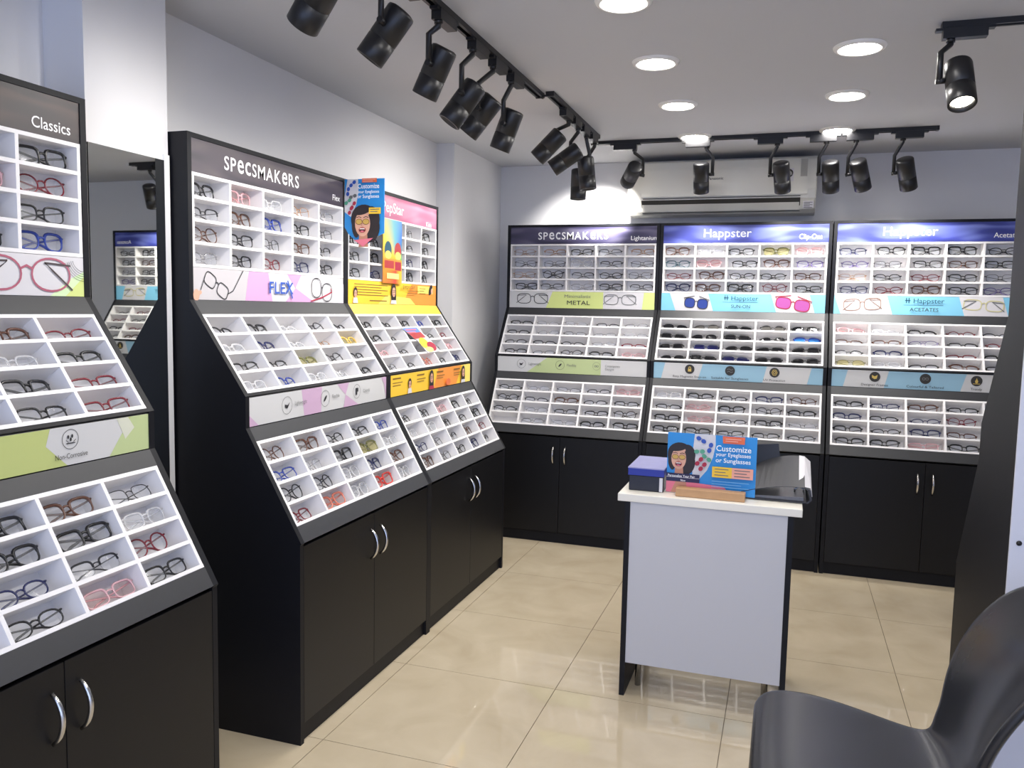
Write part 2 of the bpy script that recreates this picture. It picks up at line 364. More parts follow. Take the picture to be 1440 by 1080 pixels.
def unit(mtx, label, who, header_mat, cells, header_fn, banner_fn, banner2_fn, fascia_mat=None, seed=0):
    rnd = random.Random(seed)
    root = bpy.data.objects.new('display_unit', None); COL.objects.link(root); root.empty_display_size = .1; root.matrix_world = mtx
    tag(root, label, 'display unit', 'optical display units')
    i0, i1 = M_, W-M_
    for (u0, u1) in ((0, .018), (W-.018, W)):
        MB().prism(PROFILE, u0, u1, lambda p, a: (a, -p[0], p[1]), dark).build('side_panel', root)
    obox('back_panel', .018, W-.018, -.008, 0, 0, ZT-.002, dark, root)
    obox('top_board', .018, W-.018, -VT, -.0081, ZT-.014, ZT, dark, root)
    hp = obox('header_panel', .018, W-.018, -(VT-.003), -(VT-.012), ZG1T+.001, ZT-.0141, header_mat, root)
    if header_fn: header_fn(hp, -(VT-.003))
    bn = obox('banner', .018, W-.018, -(VT-.002), -(VT-.010), ZBK+.001, ZG1B-.001, pap, root)
    if banner_fn: banner_fn(bn, -(VT-.002))
    b2 = obox('banner', .018, W-.018, -(VM-.003), -(VM-.010), ZB2B+.002, ZB2T-.006, papg, root)
    if banner2_fn: banner2_fn(b2, -(VM-.003))
    L1 = math.hypot(VM-VT, ZBK-ZB2T); L2 = math.hypot(VC-VM, ZB2B-ZC)
    s2t = L1*(ZBK-ZG2T)/(ZBK-ZB2T); s3t = L2*(ZB2B-ZG3T)/(ZB2B-ZC)
    mb = MB(); slope_box(mb, (VT, ZBK), (VM, ZB2T), 0, s2t-.0005, .018, W-.018, .012, fascia_mat or dark2); mb.build('fascia', root)
    mb = MB(); slope_box(mb, (VT, ZBK), (VM, ZB2T), s2t+TH+.0005, L1, .018, W-.018, .008, dark); mb.build('fascia', root)
    mb = MB(); slope_box(mb, (VM, ZB2B), (VC, ZC), 0, s3t-.0005, .018, W-.018, .012, dark2); mb.build('fascia', root)
    mb = MB(); slope_box(mb, (VM, ZB2B), (VC, ZC), s3t+TH+.0005, L2, .018, W-.018, .012, dark2); mb.build('fascia', root)
    # cupboard
    obox('plinth', .018, W-.018, -(VC-.016), -(VC-.03), 0, .058, dark, root)
    obox('cabinet_top', .018, W-.018, -(VC-.03), -.0081, ZC-.045, ZC-.03, dark, root)
    for k, (u0, u1) in enumerate(((.0195, W/2-.001), (W/2+.001, W-.0195))):
        d = obox('door', u0, u1, -(VC-.004), -(VC-.022), .062, ZC-.012, door_m, root, .0012)
        hu = W/2-.034 if k == 0 else W/2+.034
        link('handle', handle_me, d, Matrix.Translation((hu, -(VC-.004), .505)))
    for tn, (v, z, th) in TRAYS.items():
        tm = Matrix.Translation((M_, -v, z)) @ Matrix.Rotation(th, 4, 'X')
        tr = link('tray', tray_me, root, tm)
        for k in range(5): link('shelf', shelf_me, tr, Matrix.Translation((0, 0, -sh/2-k*(TH-sh)/4)))
        for k in range(6): link('divider', div_me, tr, Matrix.Translation((sh/2+k*(TW-sh)/5, 0, 0)))
        if not cells: continue
        for r, row in enumerate(cells[tn]):
            for c, ch in enumerate(row):
                if ch == '.': continue
                u = (c+.5)*cell_w+rnd.uniform(-.012, .008); zz = -(r+1)*(TH-sh)/4+.0005
                st = FC[ch][1][rnd.randrange(len(FC[ch][1]))]
                rz = rnd.uniform(-.13, .13); dp = rnd.uniform(.022, .032); lean = rnd.uniform(.1, .3)
                if tn != 'upper': lean = rnd.uniform(-.05, .2); dp = rnd.uniform(.022, .03)
                wm = mtx @ tm @ Matrix.Translation((u, dp, zz)) @ Matrix.Rotation(rz, 4, 'Z') @ Matrix.Rotation(-lean, 4, 'X')
                if not in_view(wm.translation): continue
                kind = 'sunglasses' if ch in 'KGBN' else 'eyeglasses'
                place_glasses(wm, ch, st, '%s %s %s, %s row, %s cell, %s tray of the %s' % (FC[ch][3], STY[st][5], kind, ORD[r], ORD[c], tn, who), 'spectacles in the %s' % who)
    return root

def left_mtx(y): return Matrix.Translation((.5036-VT, y, 0)) @ Matrix.Rotation(math.pi/2, 4, 'Z')
def back_mtx(x): return Matrix.Translation((x, 4.558+VT, 0))

# ---- header swirls
h_grey = swirl_mat('header_grey', (52, 48, 56), (72, 64, 74), (90, 82, 84))
h_ind = swirl_mat('header_indigo', (38, 36, 60), (66, 62, 92), (110, 106, 130))
h_blue = swirl_mat('header_blue', (36, 42, 104), (58, 66, 150), (120, 132, 205))
h_pink = swirl_mat('header_pink', (166, 84, 118), (190, 110, 140), (212, 150, 172))
h_bro = swirl_mat('header_charcoal', (46, 44, 48), (62, 54, 56), (84, 70, 66))
lime = mat('print_lime', (212, 224, 140), .45); lime2 = mat('print_sage', (188, 202, 148), .45); palegreen = mat('print_pale_green', (216, 240, 190), .45)
olive = mat('print_olive', (190, 200, 128), .45)
lilac = mat('print_lilac', (205, 160, 200), .45); lilac2 = mat('print_dusty_lilac', (200, 168, 196), .45)
sky = mat('print_sky_blue', (134, 204, 234), .45); sky2 = mat('print_steel_blue', (150, 190, 212), .45)
yel = mat('print_yellow', (244, 200, 58), .45); yel2 = mat('print_pale_yellow', (250, 224, 110), .45); oran = mat('print_orange', (238, 150, 62), .45)
blue_ink = mat('print_blue_ink', (48, 86, 178), .5); red_ink = mat('print_red_ink', (168, 40, 66), .5); rose_ink = mat('print_rose_ink', (176, 96, 116), .5)
teal_ink = mat('print_teal_ink', (34, 84, 104), .5); gold_ink = mat('print_gold_ink', (206, 178, 92), .5); badge = mat('print_badge', (48, 46, 44), .5)
sunb = mat('print_lens_blue', (44, 66, 150), .4); sunp = mat('print_lens_magenta', (176, 84, 160), .4)
ZL, ZU = ZBK+.001, ZG1B-.001           # banner 1 heights
YL, YU = ZB2B+.002, ZB2T-.006          # banner 2 heights
A0, A1 = .018, W-.018

def icon(p0, cx, cz, r, mt, kind, filled=False):
    p = Print(p0.y-.0015); p0.extra.append(('icon', p))
    if filled:
        p.ell(cx, cz, r, r, badge, 24); q = gold_ink
    else:
        p.ring(cx, cz, r, r, .0012, mt); q = mt
    if kind == 'bowl': p.poly([(cx-r*.5, cz+r*.15), (cx-r*.3, cz-r*.3), (cx+r*.1, cz-r*.35), (cx+r*.55, cz+r*.35), (cx+r*.1, cz+r*.02)], q)
    elif kind == 'leaf': p.ell(cx, cz, r*.5, r*.18, q, 12, rot=.8)
    elif kind == 'block': p.rect(cx-r*.35, cx+r*.1, cz-r*.5, cz+r*.5, q); p.rect(cx+r*.1, cx+r*.4, cz-r*.05, cz+r*.5, q)
    elif kind == 'lock': p.rect(cx-r*.35, cx+r*.35, cz-r*.5, cz+r*.08, q); p.ring(cx, cz+r*.1, r*.24, r*.38, r*.13, q)
    elif kind == 'wave':
        p.line([(cx-r*.6, cz+r*.2), (cx-r*.2, cz+r*.4), (cx+r*.2, cz+r*.15), (cx+r*.6, cz+r*.3)], r*.13, inkg)
        p.line([(cx-r*.6, cz-r*.3), (cx-r*.2, cz-r*.1), (cx+r*.2, cz-r*.35), (cx+r*.6, cz-r*.2)], r*.13, inkg)
    elif kind == 'hex': p.ring(cx, cz, r*.5, r*.6, r*.14, q, n=6); p.ring(cx, cz, r*.22, r*.28, r*.12, q, n=6)
    elif kind == 'glasses': p.glasses(cx, cz, r*.5, inkg, 0, r*.1, temples=False)
    elif kind == 'fish': p.poly([(cx-r*.55, cz+r*.35), (cx, cz+r*.1), (cx+r*.5, cz+r*.4), (cx+r*.35, cz-r*.35), (cx-r*.05, cz-r*.45), (cx-r*.5, cz-r*.2)], q)
    elif kind == 'drop': p.ell(cx, cz-r*.1, r*.26, r*.36, q, 14); p.poly([(cx-r*.14, cz+r*.15), (cx+r*.14, cz+r*.15), (cx, cz+r*.6)], q); p.line([(cx-r*.6, cz-r*.55), (cx+r*.6, cz-r*.55)], r*.12, q)
    elif kind == 'drops':
        for dx, dz in ((-.28, .25), (.2, .3), (0, -.02)): p.ell(cx+dx*r, cz+dz*r, r*.13, r*.2, q, 10)
        p.line([(cx-r*.55, cz-r*.4), (cx+r*.55, cz-r*.4)], r*.1, q); p.line([(cx-r*.6, cz-r*.05), (cx-r*.3, cz-r*.3)], r*.07, q); p.line([(cx+r*.6, cz-r*.05), (cx+r*.3, cz-r*.3)], r*.07, q)

# ---- near-left unit
def hd_l1(o, y): text('Classics', .762, 1.7235, .038, white_ink, o, y-.001, bold=.006, width=.11)
def bn_l1(o, y):
    p = Print(y)
    p.poly([(.80, ZL), (A1, ZL), (A1, ZU-.035), (.865, ZL+.045)], palegreen); p.poly([(.845, ZL), (A1, ZL), (A1, ZL+.05)], lime)
    for k in range(5): p.line([(A1-.004-.006*k+.0*t, ZU-.0) if t == 0 else (A1-(.035+.006*k)*math.cos(t*math.pi/12), ZU-(.035+.006*k)*math.sin(t*math.pi/12)) for t in range(1, 7)], .0009, ink)
    p.pic().glasses(.735, ZL+.051, .118, rose_ink, .0, .005, ex=2.1, b=.33, temples=1, tm=mat('print_temple', (74, 64, 66), .5))
    p.build('print', o)
def b2_l1(o, y):
    p = Print(y); p.rect(A0, A1, YL, YU, olive)
    p.poly([(.612, YU), (.60, YL+.05), (.655, YL), (.775, YL), (.825, YL+.035), (.80, YU)], papg)
    p.poly([(.775, YL), (.845, YU), (A1, YU), (A1, YL)], lime2)
    p.poly([(.825, YL+.035), (.855, YL+.06), (.835, YU), (.80, YU)], mat('print_mist', (212, 214, 196), .45))
    icon(p, .664, YL+.058, .022, ink, 'drops'); icon(p, .30, YL+.058, .022, ink, 'bowl')
    p.build('print', o)
    text('Non-Corrosive', .664, YL+.016, .0165, ink, o, y-.004, 'CENTER', width=.088)
CEL_L1 = {'upper': ['...kk', '...pr', '...kk', '...kb'], 'middle': ['...tr', '...ck', '..nkr', '..nkr'], 'lower': ['..ktm', '..kkc', '..nmr', '..kpk']}
unit(left_mtx(.529), 'black optical display nearest the camera, green lower banner, at the left edge', 'nearest left display', h_bro, CEL_L1, hd_l1, bn_l1, b2_l1, seed=11)

# ---- left unit with the pink banner
def wordmark_data():
    mb = MB(); x = 0.; cap = None
    for ch in 'SPecSMAKeRS':
        me = text_data(ch, .062, white_ink, bold=.010)
        xs = [v.co.x for v in me.vertices]; ys = [v.co.y for v in me.vertices]
        if ch == 'M': cap = max(ys)
        hgt = max(ys)-min(ys); k = (.0435/hgt) if ch.islower() else .0435/hgt
        kx = min(k, 1.25)
        x0_, y0_ = min(xs), min(ys)
        mb.add([((v.co.x-x0_)*kx+x, (v.co.y-y0_)*k, 0) for v in me.vertices], [tuple(p.vertices) for p in me.polygons], white_ink)
        x += (max(xs)-x0_)*kx+(.0085 if ch != 'M' else .006)
        bpy.data.meshes.remove(me)
    return mb, x-.0085
def specs(o, y, x0, x1, base=1.737):
    mb, wd = wordmark_data(); k = (x1-x0)/wd; me = mb.data('lettering'); me.transform(Matrix.Diagonal((k, 1, 1, 1)))
    link('lettering', me, o, Matrix.Translation((x0, y-.001, base)) @ ROTX90)
def hd_l2(o, y):
    specs(o, y, .171, .588); text('Flex', .819, 1.727, .032, white_ink, o, y-.001, bold=.006, width=.055)
def bn_l2(o, y):
    p = Print(y); p.rect(A0, .285, ZL, ZU, mat('print_soft_grey', (196, 192, 195), .45))
    p.poly([(.27, ZL), (.29, ZU), (.398, ZU), (.422, ZL)], lilac); p.poly([(.51, ZU), (.60, ZU), (.563, ZL+.05)], lilac); p.poly([(.563, ZL+.05), (.50, ZL), (.69, ZL)], lilac)
    p.poly([(.86, ZL), (A1, ZL), (A1, ZU-.02)], mat('print_pale_lilac', (238, 222, 240), .45))
    p.glasses(.125, ZL+.045, .058, ink, -.5, .0034, ex=3.4, b=.36, temples=False); p.line([(.178, ZL+.02), (.205, ZL+.03), (.258, ZU)], .0034, ink); p.line([(.072, ZL+.075), (.05, ZL+.03)], .003, ink)
    p.ell(.03, ZL+.014, .014, .018, skin); p.ell(.046, ZL+.022, .008, .006, skin)
    p.ring(.70, ZL+.055, .034, .036, .0034, ink, 2.4); p.ring(.775, ZL+.04, .036, .034, .0034, ink, 2.4); p.line([(.732, ZL+.058), (.745, ZL+.056)], .004, ink)
    p.line([(.66, ZL+.004), (.74, ZL+.02), (.81, ZL+.042)], .005, red_ink); p.line([(.81, ZL+.042), (.80, ZL+.055)], .004, red_ink)
    p.build('print', o); text('FLEX', .392, ZL+.028, .058, blue_ink, o, y-.006, bold=.01, width=.145)
    p2 = Print(y-.0062); p2.line([(.505, ZL+.075), (.535, ZL+.012)], .007, blue_ink); p2.build('print', o)
def b2_l2(o, y):
    p = Print(y); p.rect(A0, A1, YL, YU, papg)
    p.poly([(.30, YU), (.315, YL), (.42, YL), (.425, YU)], lilac2); p.poly([(.525, YU), (.61, YU), (.585, YL+.045)], lilac2); p.poly([(.585, YL+.045), (.57, YL), (.68, YL)], lilac2)
    p.poly([(A0, YL), (.065, YL), (A0, YL+.035)], lilac2); p.poly([(.86, YU), (A1, YU), (A1, YL), (.885, YL+.06)], lilac2)
    icon(p, .215, YL+.045, .028, ink, 'bowl'); icon(p, .445, YL+.045, .028, ink, 'leaf'); icon(p, .665, YL+.05, .026, ink, 'block'); p.build('print', o)
    for t, x in (('Lightweight', .255), ('Flexible', .485), ('Colorful', .71)): text(t, x, YL+.042, .018, inkg, o, y-.004, width=.07 if len(t) > 9 else .05)
CEL_L2 = {'upper': ['kpcgs', 'mtbkm', 'tmmtm', 'skrnm'], 'middle': ['mkcmk', 'cncgy', 'kkemm', 'cbcck'], 'lower': ['ttkkb', 'bskec', 'mmcnt', 'rocRc']}
unit(left_mtx(1.819), 'black optical display with white and pink banners, beside the wall mirror', 'pink-bannered display', h_grey, CEL_L2, hd_l2, bn_l2, b2_l2, seed=5)

# ---- left unit with the yellow banner
def kid(p, cx, z0, k, hairlong=False, shirt=pap):
    p.poly([(cx-.34*k, z0), (cx+.34*k, z0), (cx+.24*k, z0+.36*k), (cx-.24*k, z0+.36*k)], shirt)
    p.ell(cx, z0+.72*k, .27*k, .34*k, hair, 16)
    if hairlong: p.rect(cx-.27*k, cx+.27*k, z0+.2*k, z0+.72*k, hair)
    p.ell(cx, z0+.62*k, .19*k, .26*k, skin, 16); p.glasses(cx, z0+.66*k, .15*k, ink, 0, .02*k, temples=False)
    p.line([(cx-.08*k, z0+.5*k), (cx, z0+.47*k), (cx+.08*k, z0+.5*k)], .025*k, red_ink)
def hd_l3(o, y):
    text('PepStar', .315, 1.735, .066, white_ink, o, y-.001, bold=.008, width=.21); text('Kids', .775, 1.712, .032, white_ink, o, y-.001, bold=.008, width=.062)
def bn_l3(o, y):
    p = Print(y); p.rect(A0, A1, ZL, ZU, yel); p.poly([(.52, ZL), (.62, ZU), (A1, ZU), (A1, ZL)], oran); p.poly([(.28, ZL), (.36, ZL+.04), (.6, ZL+.03), (.66, ZL)], yel2)
    p.lines(.07, ZU-.018, .30, 5, .011, .0028, mat('print_brown_ink', (130, 96, 40), .5)); p.lines(.20, ZL+.012, .16, 1, .01, .004, MATS['print_brown_ink'])
    p.rect(.68, .86, ZL+.055, ZU-.006, yel2); p.lines(.70, ZU-.02, .07, 3, .012, .003, MATS['print_brown_ink']); p.ell(.83, ZL+.075, .03, .018, hair, 12, rot=.9); p.ell(.845, ZL+.07, .012, .014, skin, 10)
    kid(p, .075, ZL+.002, .062); kid(p, .42, ZL+.002, .085, True); p.lines(.555, ZU-.035, .13, 2, .012, .003, MATS['print_brown_ink']); p.build('print', o)
    text('pepstar', .50, ZU-.022, .026, MATS['print_brown_ink'], o, y-.012, bold=.004, width=.13)
def b2_l3(o, y):
    p = Print(y); p.rect(A0+.004, A1-.004, YL, YU, yel); p.poly([(.45, YL), (.5, YU), (.78, YU), (.72, YL)], oran); p.poly([(.78, YL), (.80, YU), (A1-.004, YU), (A1-.004, YL)], yel2)
    bi = MATS['print_brown_ink']
    for x0 in (.04, .27, .48, .68): p.lines(x0, YU-.018, .075, 1, .01, .006, bi); p.lines(x0, YU-.034, .09, 2, .011, .003, bi)
    kid(p, .195, YL+.002, .06); kid(p, .415, YL, .082, True, red_ink); kid(p, .79, YL+.002, .078, True); p.ell(.60, YL+.02, .025, .016, mat('print_coral', (226, 116, 70), .5)); p.build('print', o)
CEL_L3 = {'upper': ['k..mk', 'kk.mk', 'kk.nk', 'kn.kk'], 'middle': ['kkkbk', 'kk.kr', 'pk.mp', 'mkomn'], 'lower': ['kkpkk', 'cckkk', 'nmmtr', 'tmknm']}
unit(left_mtx(2.7395), 'black optical display with pink header and yellow childrens banners', 'yellow-bannered display', h_pink, CEL_L3, hd_l3, bn_l3, b2_l3, fascia_mat=mat('print_yellow_strip', (246, 200, 74), .45), seed=7)

# ---- back wall units
def hd_b1(o, y):
    specs(o, y, .192, .618, 1.734); text('Lightanium', .751, 1.728, .034, white_ink, o, y-.001, bold=.006, width=.157)
def bn_b1(o, y):
    p = Print(y); p.rect(A0, A1, ZL, ZU, pap); p.rect(A0, .26, ZL, ZU, papg); p.poly([(.25, ZL), (.29, ZU), (.60, ZU), (.60, ZL)], lime); p.poly([(.83, ZL), (.84, ZU), (A1, ZU), (A1, ZL)], lime)
    p.pic().glasses(.165, ZL+.055, .092, ink, 0, .004, ex=3, b=.32, temples=1); p.pic().glasses(.70, ZL+.055, .09, inkg, 0, .004, ex=3, b=.32, temples=1); p.build('print', o)
    text('METAL', .45, ZL+.022, .035, ink, o, y-.005, 'CENTER', bold=.0, width=.14); text('Minimalistic', .445, ZL+.063, .026, inkg, o, y-.005, 'CENTER', width=.16)
def b2_b1(o, y):
    p = Print(y); p.poly([(.20, YL), (.32, YU), (.64, YU), (.64, YL)], lime2)
    icon(p, .165, YL+.048, .026, ink, 'bowl'); icon(p, .40, YL+.048, .026, ink, 'leaf'); icon(p, .615, YL+.05, .022, inkg, 'glasses'); p.build('print', o)
    text('Lightweight', .21, YL+.043, .02, inkg, o, y-.004, width=.075); text('Flexible', .44, YL+.043, .02, inkg, o, y-.004, width=.055)
    text('Contemporary', .665, YL+.048, .018, inkg, o, y-.004, width=.085); text('Designs', .665, YL+.03, .018, inkg, o, y-.004, width=.05)
CEL_B1 = {'upper': ['ggkmg', 'mmcmm', 'gmmkm', 'mmsmm'], 'middle': ['kssms', 'msmss', 'mmksr', 'kmmkp'], 'lower': ['ksmmp', 'mmtmk', 'ksmkm', '.sskk']}
unit(back_mtx(.57), 'black optical display with lime green banners, left end of the back wall', 'back-wall green display', h_ind, CEL_B1, hd_b1, bn_b1, b2_b1, seed=21)
def happ_banner(o, y, sub, left, right, shift=0.):
    p = Print(y); p.rect(A0, A1, ZL, ZU, sky)
    p.poly([(.065+shift, ZU), (.10+shift, ZL), (.31, ZL), (.28, ZU)], pap); p.poly([(.62, ZU), (.65, ZL), (.85, ZL), (.82, ZU)], pap)
    left(p.pic()); right(p.pic()); p.line([(.36, ZL+.052), (.55, ZL+.052)], .0014, teal_ink)
    for (a_, b_) in (((.374, ZL+.062), (.374, ZL+.09)), ((.386, ZL+.062), (.386, ZL+.09)), ((.367, ZL+.076), (.393, ZL+.076))): p.line([a_, b_], .004, teal_ink)
    p.build('print', o)
    text('Happster', .405, ZL+.063, .034, teal_ink, o, y-.007, bold=.002, width=.145); text(sub, .46, ZL+.02, .026, ink, o, y-.007, 'CENTER', bold=.003, width=.017*len(sub))
def badges(o, y, items, polys):
    p = Print(y); p.rect(A0, A1, YL, YU, sky2)
    for q in polys: p.poly(q, papg)
    for cx, kind, _ in items: icon(p, cx, YL+.056, .026, ink, kind, True)
    p.build('print', o)
    for cx, _, t in items: text(t, cx, YL+.010, .0165, ink, o, y-.005, 'CENTER', width=.0085*len(t))
def hd_b2(o, y):
    text('Happster', .238, 1.741, .066, white_ink, o, y-.001, bold=.004, width=.258, extrude=.0006); text('Clip-Ons', .75, 1.728, .038, white_ink, o, y-.001, bold=.004, width=.118)
def bn_b2(o, y):
    happ_banner(o, y, 'SUN-ON', lambda p: p.glasses(.215, ZL+.042, .062, ink, -.08, .004, lens=sunb, ex=2.8, b=.44, temples=2), lambda p: p.glasses(.735, ZL+.045, .085, red_ink, -.14, .005, lens=sunp, ex=3, b=.36, temples=2))
def b2_b2(o, y):
    badges(o, y, [(.215, 'lock', 'Easy Magnetic Snap-on'), (.43, 'wave', 'Suitable for Sunglasses'), (.66, 'hex', 'UV Protection')],
           [[(.06, YL), (.08, YU), (.285, YU), (.26, YL)], [(.60, YL), (.62, YU), (.845, YU), (.825, YL)]])
CEL_B2 = {'upper': ['tckep', 'lpktv', 'rtkkt', 'ntkrk'], 'middle': ['KGKGK', 'KKKKB', 'KNKKK', 'KKNKK'], 'lower': ['ckknt', 'kpkmk', 'kpmks', 'kkkkk']}
unit(back_mtx(1.493), 'black optical display with sky blue banners, middle of the back wall', 'middle back-wall display', h_blue, CEL_B2, hd_b2, bn_b2, b2_b2, seed=31)
def hd_b3(o, y):
    text('Happster', .238, 1.741, .066, white_ink, o, y-.001, bold=.004, width=.26, extrude=.0006); text('Acetates', .759, 1.728, .036, white_ink, o, y-.001, bold=.008, width=.125)
def bn_b3(o, y):
    happ_banner(o, y, 'ACETATES', lambda p: p.glasses(.16, ZL+.052, .088, mat('print_tan', (150, 120, 104), .5), .06, .004, ex=3.6, b=.34, temples=1), lambda p: p.glasses(.735, ZL+.055, .088, mat('print_straw', (206, 200, 150), .5), -.06, .005, ex=3.2, b=.3, temples=1, tm=inkg), -.045)
def b2_b3(o, y):
    badges(o, y, [(.225, 'fish', 'Designer Frames'), (.46, 'glasses', 'Colourful & Tailored'), (.69, 'drop', 'Trendy')],
           [[(.075, YL), (.095, YU), (.29, YU), (.27, YL)], [(.62, YL), (.645, YU), (.86, YU), (.84, YL)]])
CEL_B3 = {'upper': ['nkkkk', 'vmktk', 'gkrkm', 'nrtkv'], 'middle': ['pckrk', 'ttvkr', 'knmrk', 'ecktk'], 'lower': ['kntkk', 'nknrk', 'kkntk', 'kkpkk']}
unit(back_mtx(2.42), 'black optical display with sky blue banners, right end of the back wall', 'rightmost back-wall display', h_blue, CEL_B3, hd_b3, bn_b3, b2_b3, seed=41)

# ---- the unit at the right edge, standing with its white back to the camera
RU = Matrix.Translation((2.70+W, 1.845, 0)) @ Matrix.Rotation(math.pi, 4, 'Z')
ru = unit(RU, 'dark display unit seen from its side and white back, right edge behind the chair', 'right-edge display', h_grey, None, None, None, None)
rb = obox('rear_board', .018, W, .0005, .006, 0, ZT, mat('white_rear_board', (206, 206, 212), .5), ru)
for (wx, wz) in ((2.712, 1.137), (2.716, .822), (2.714, .5), (2.714, 1.45)):
    MB().lathe([(0, 0), (.005, 0), (.006, -.002), (.0, -.0035)], 10, black_metal, M=Matrix.Rotation(-math.pi/2, 4, 'X')).build('screw_cap', rb, Matrix.Translation((2.70+W-wx-.002, .0062, wz)) @ Matrix.Rotation(math.pi, 4, 'X'))

# ------------------------------------------------------------------ mirror on the pillar
mir = bpy.data.objects.new('wall_mirror', None); COL.objects.link(mir); mir.location = (.44, 1.65, .05)
tag(mir, 'tall wall mirror on the pillar between the two left displays', 'mirror')
def at(o, name, parent):
    o.name = name; return o
mm = mat('mirror_silver', (226, 228, 222), .015, metal=1)
o = MB().box(.0005, .005, -.139, .138, .0, 1.683, mm).build('mirror_glass', mir)
o = MB().box(.0005, .006, .1395, .161, -.05, 1.70, mat('white_trim', (238, 238, 238), .4)).build('edge_trim', mir)
o = MB().box(.0005, .0055, .1381, .1394, .0, 1.683, black_metal).build('mirror_edge', mir)

# ------------------------------------------------------------------ ceiling downlights
glow = mat('downlight_diffuser', (255, 251, 246), .5, emit=DOWNLIGHT_E)
ring_m = mat('downlight_ring', (238, 236, 230), .4)
ring_me = MB().lathe([(.064, -.001), (.066, -.010), (.074, -.012), (.083, -.007), (.086, 0)], 32, ring_m).data('trim_ring')
mb = MB(); seg = 32
mb.add([(.0645*math.cos(2*math.pi*k/seg), .0645*math.sin(2*math.pi*k/seg), -.006) for k in range(seg)], [tuple(range(seg))[::-1]], glow)
glow_me = mb.data('diffuser')
rows = {1.705: 'left', 2.393: 'right'}
for lx, side in rows.items():
    for k, ly in enumerate((4.19, 3.51, 2.868, 2.25, 1.6, .95, .3, -.35)):  # both rows run on out of view; those unseen lamps are added for light
        if side == 'right' and k == 3: pass
        e = bpy.data.objects.new('downlight', None); COL.objects.link(e); e.location = (lx, ly, H)
        pos = ['nearest the back wall', 'second from the back wall', 'third from the back wall', 'fourth from the back wall', 'fifth from the back wall, unseen, added for light', 'sixth from the back wall, unseen, added for light', 'seventh from the back wall, unseen, added for light', 'eighth from the back wall, unseen, added for light'][k]
        tag(e, 'round white ceiling downlight, %s row, %s' % (side, pos), 'downlight', 'round ceiling downlights')
        link('trim_ring', ring_me, e); link('diffuser', glow_me, e)

# ------------------------------------------------------------------ track lighting
def rail(name, x0, x1, y0, y1, label):
    o = bpy.data.objects.new('track_rail', None); COL.objects.link(o); o.location = ((x0+x1)/2, (y0+y1)/2, H)
    hx, hy = (x1-x0)/2, (y1-y0)/2; tag(o, label, 'track rail', 'black ceiling track rails')
    al = hx < hy
    ch = MB()
    if al:
        ch.box(-hx, -hx+.010, -hy, hy, -.018, 0, black_metal); ch.box(hx-.010, hx, -hy, hy, -.018, 0, black_metal); ch.box(-hx+.01, hx-.01, -hy, hy, -.006, 0, black_metal)
    else:
        ch.box(-hx, hx, -hy, -hy+.010, -.018, 0, black_metal); ch.box(-hx, hx, hy-.010, hy, -.018, 0, black_metal); ch.box(-hx, hx, -hy+.01, hy-.01, -.006, 0, black_metal)
    ch.build('channel', o)
    for s in (-1, 1):
        if al: MB().box(-hx-.001, hx+.001, s*hy-.006, s*hy+.006, -.020, 0, black_metal).build('end_cap', o)
        else: MB().box(s*hx-.006, s*hx+.006, -hy-.001, hy+.001, -.020, 0, black_metal).build('end_cap', o)
    return o
rail('t', 1.153, 1.187, 1.2, 3.19, 'long black ceiling track rail above the left displays, nearer section')
rail('t', 1.203, 1.237, 3.17, 4.05, 'short black ceiling track rail above the left displays, farther section')
rail('t', 1.16, 2.84, 4.203, 4.237, 'black ceiling track rail crossing in front of the air conditioner')
rail('t', 2.62, 3.9, 2.678, 2.712, 'black ceiling track rail at the top right edge')
o = MB().tube([(1.17, 3.19, H-.012), (1.185, 3.18, H-.022), (1.20, 3.16, H-.018), (1.215, 3.185, H-.012)], .005, 8, black_metal).build('track_cable')
tag(o, 'short black cable joining the two left ceiling rails', 'cable')

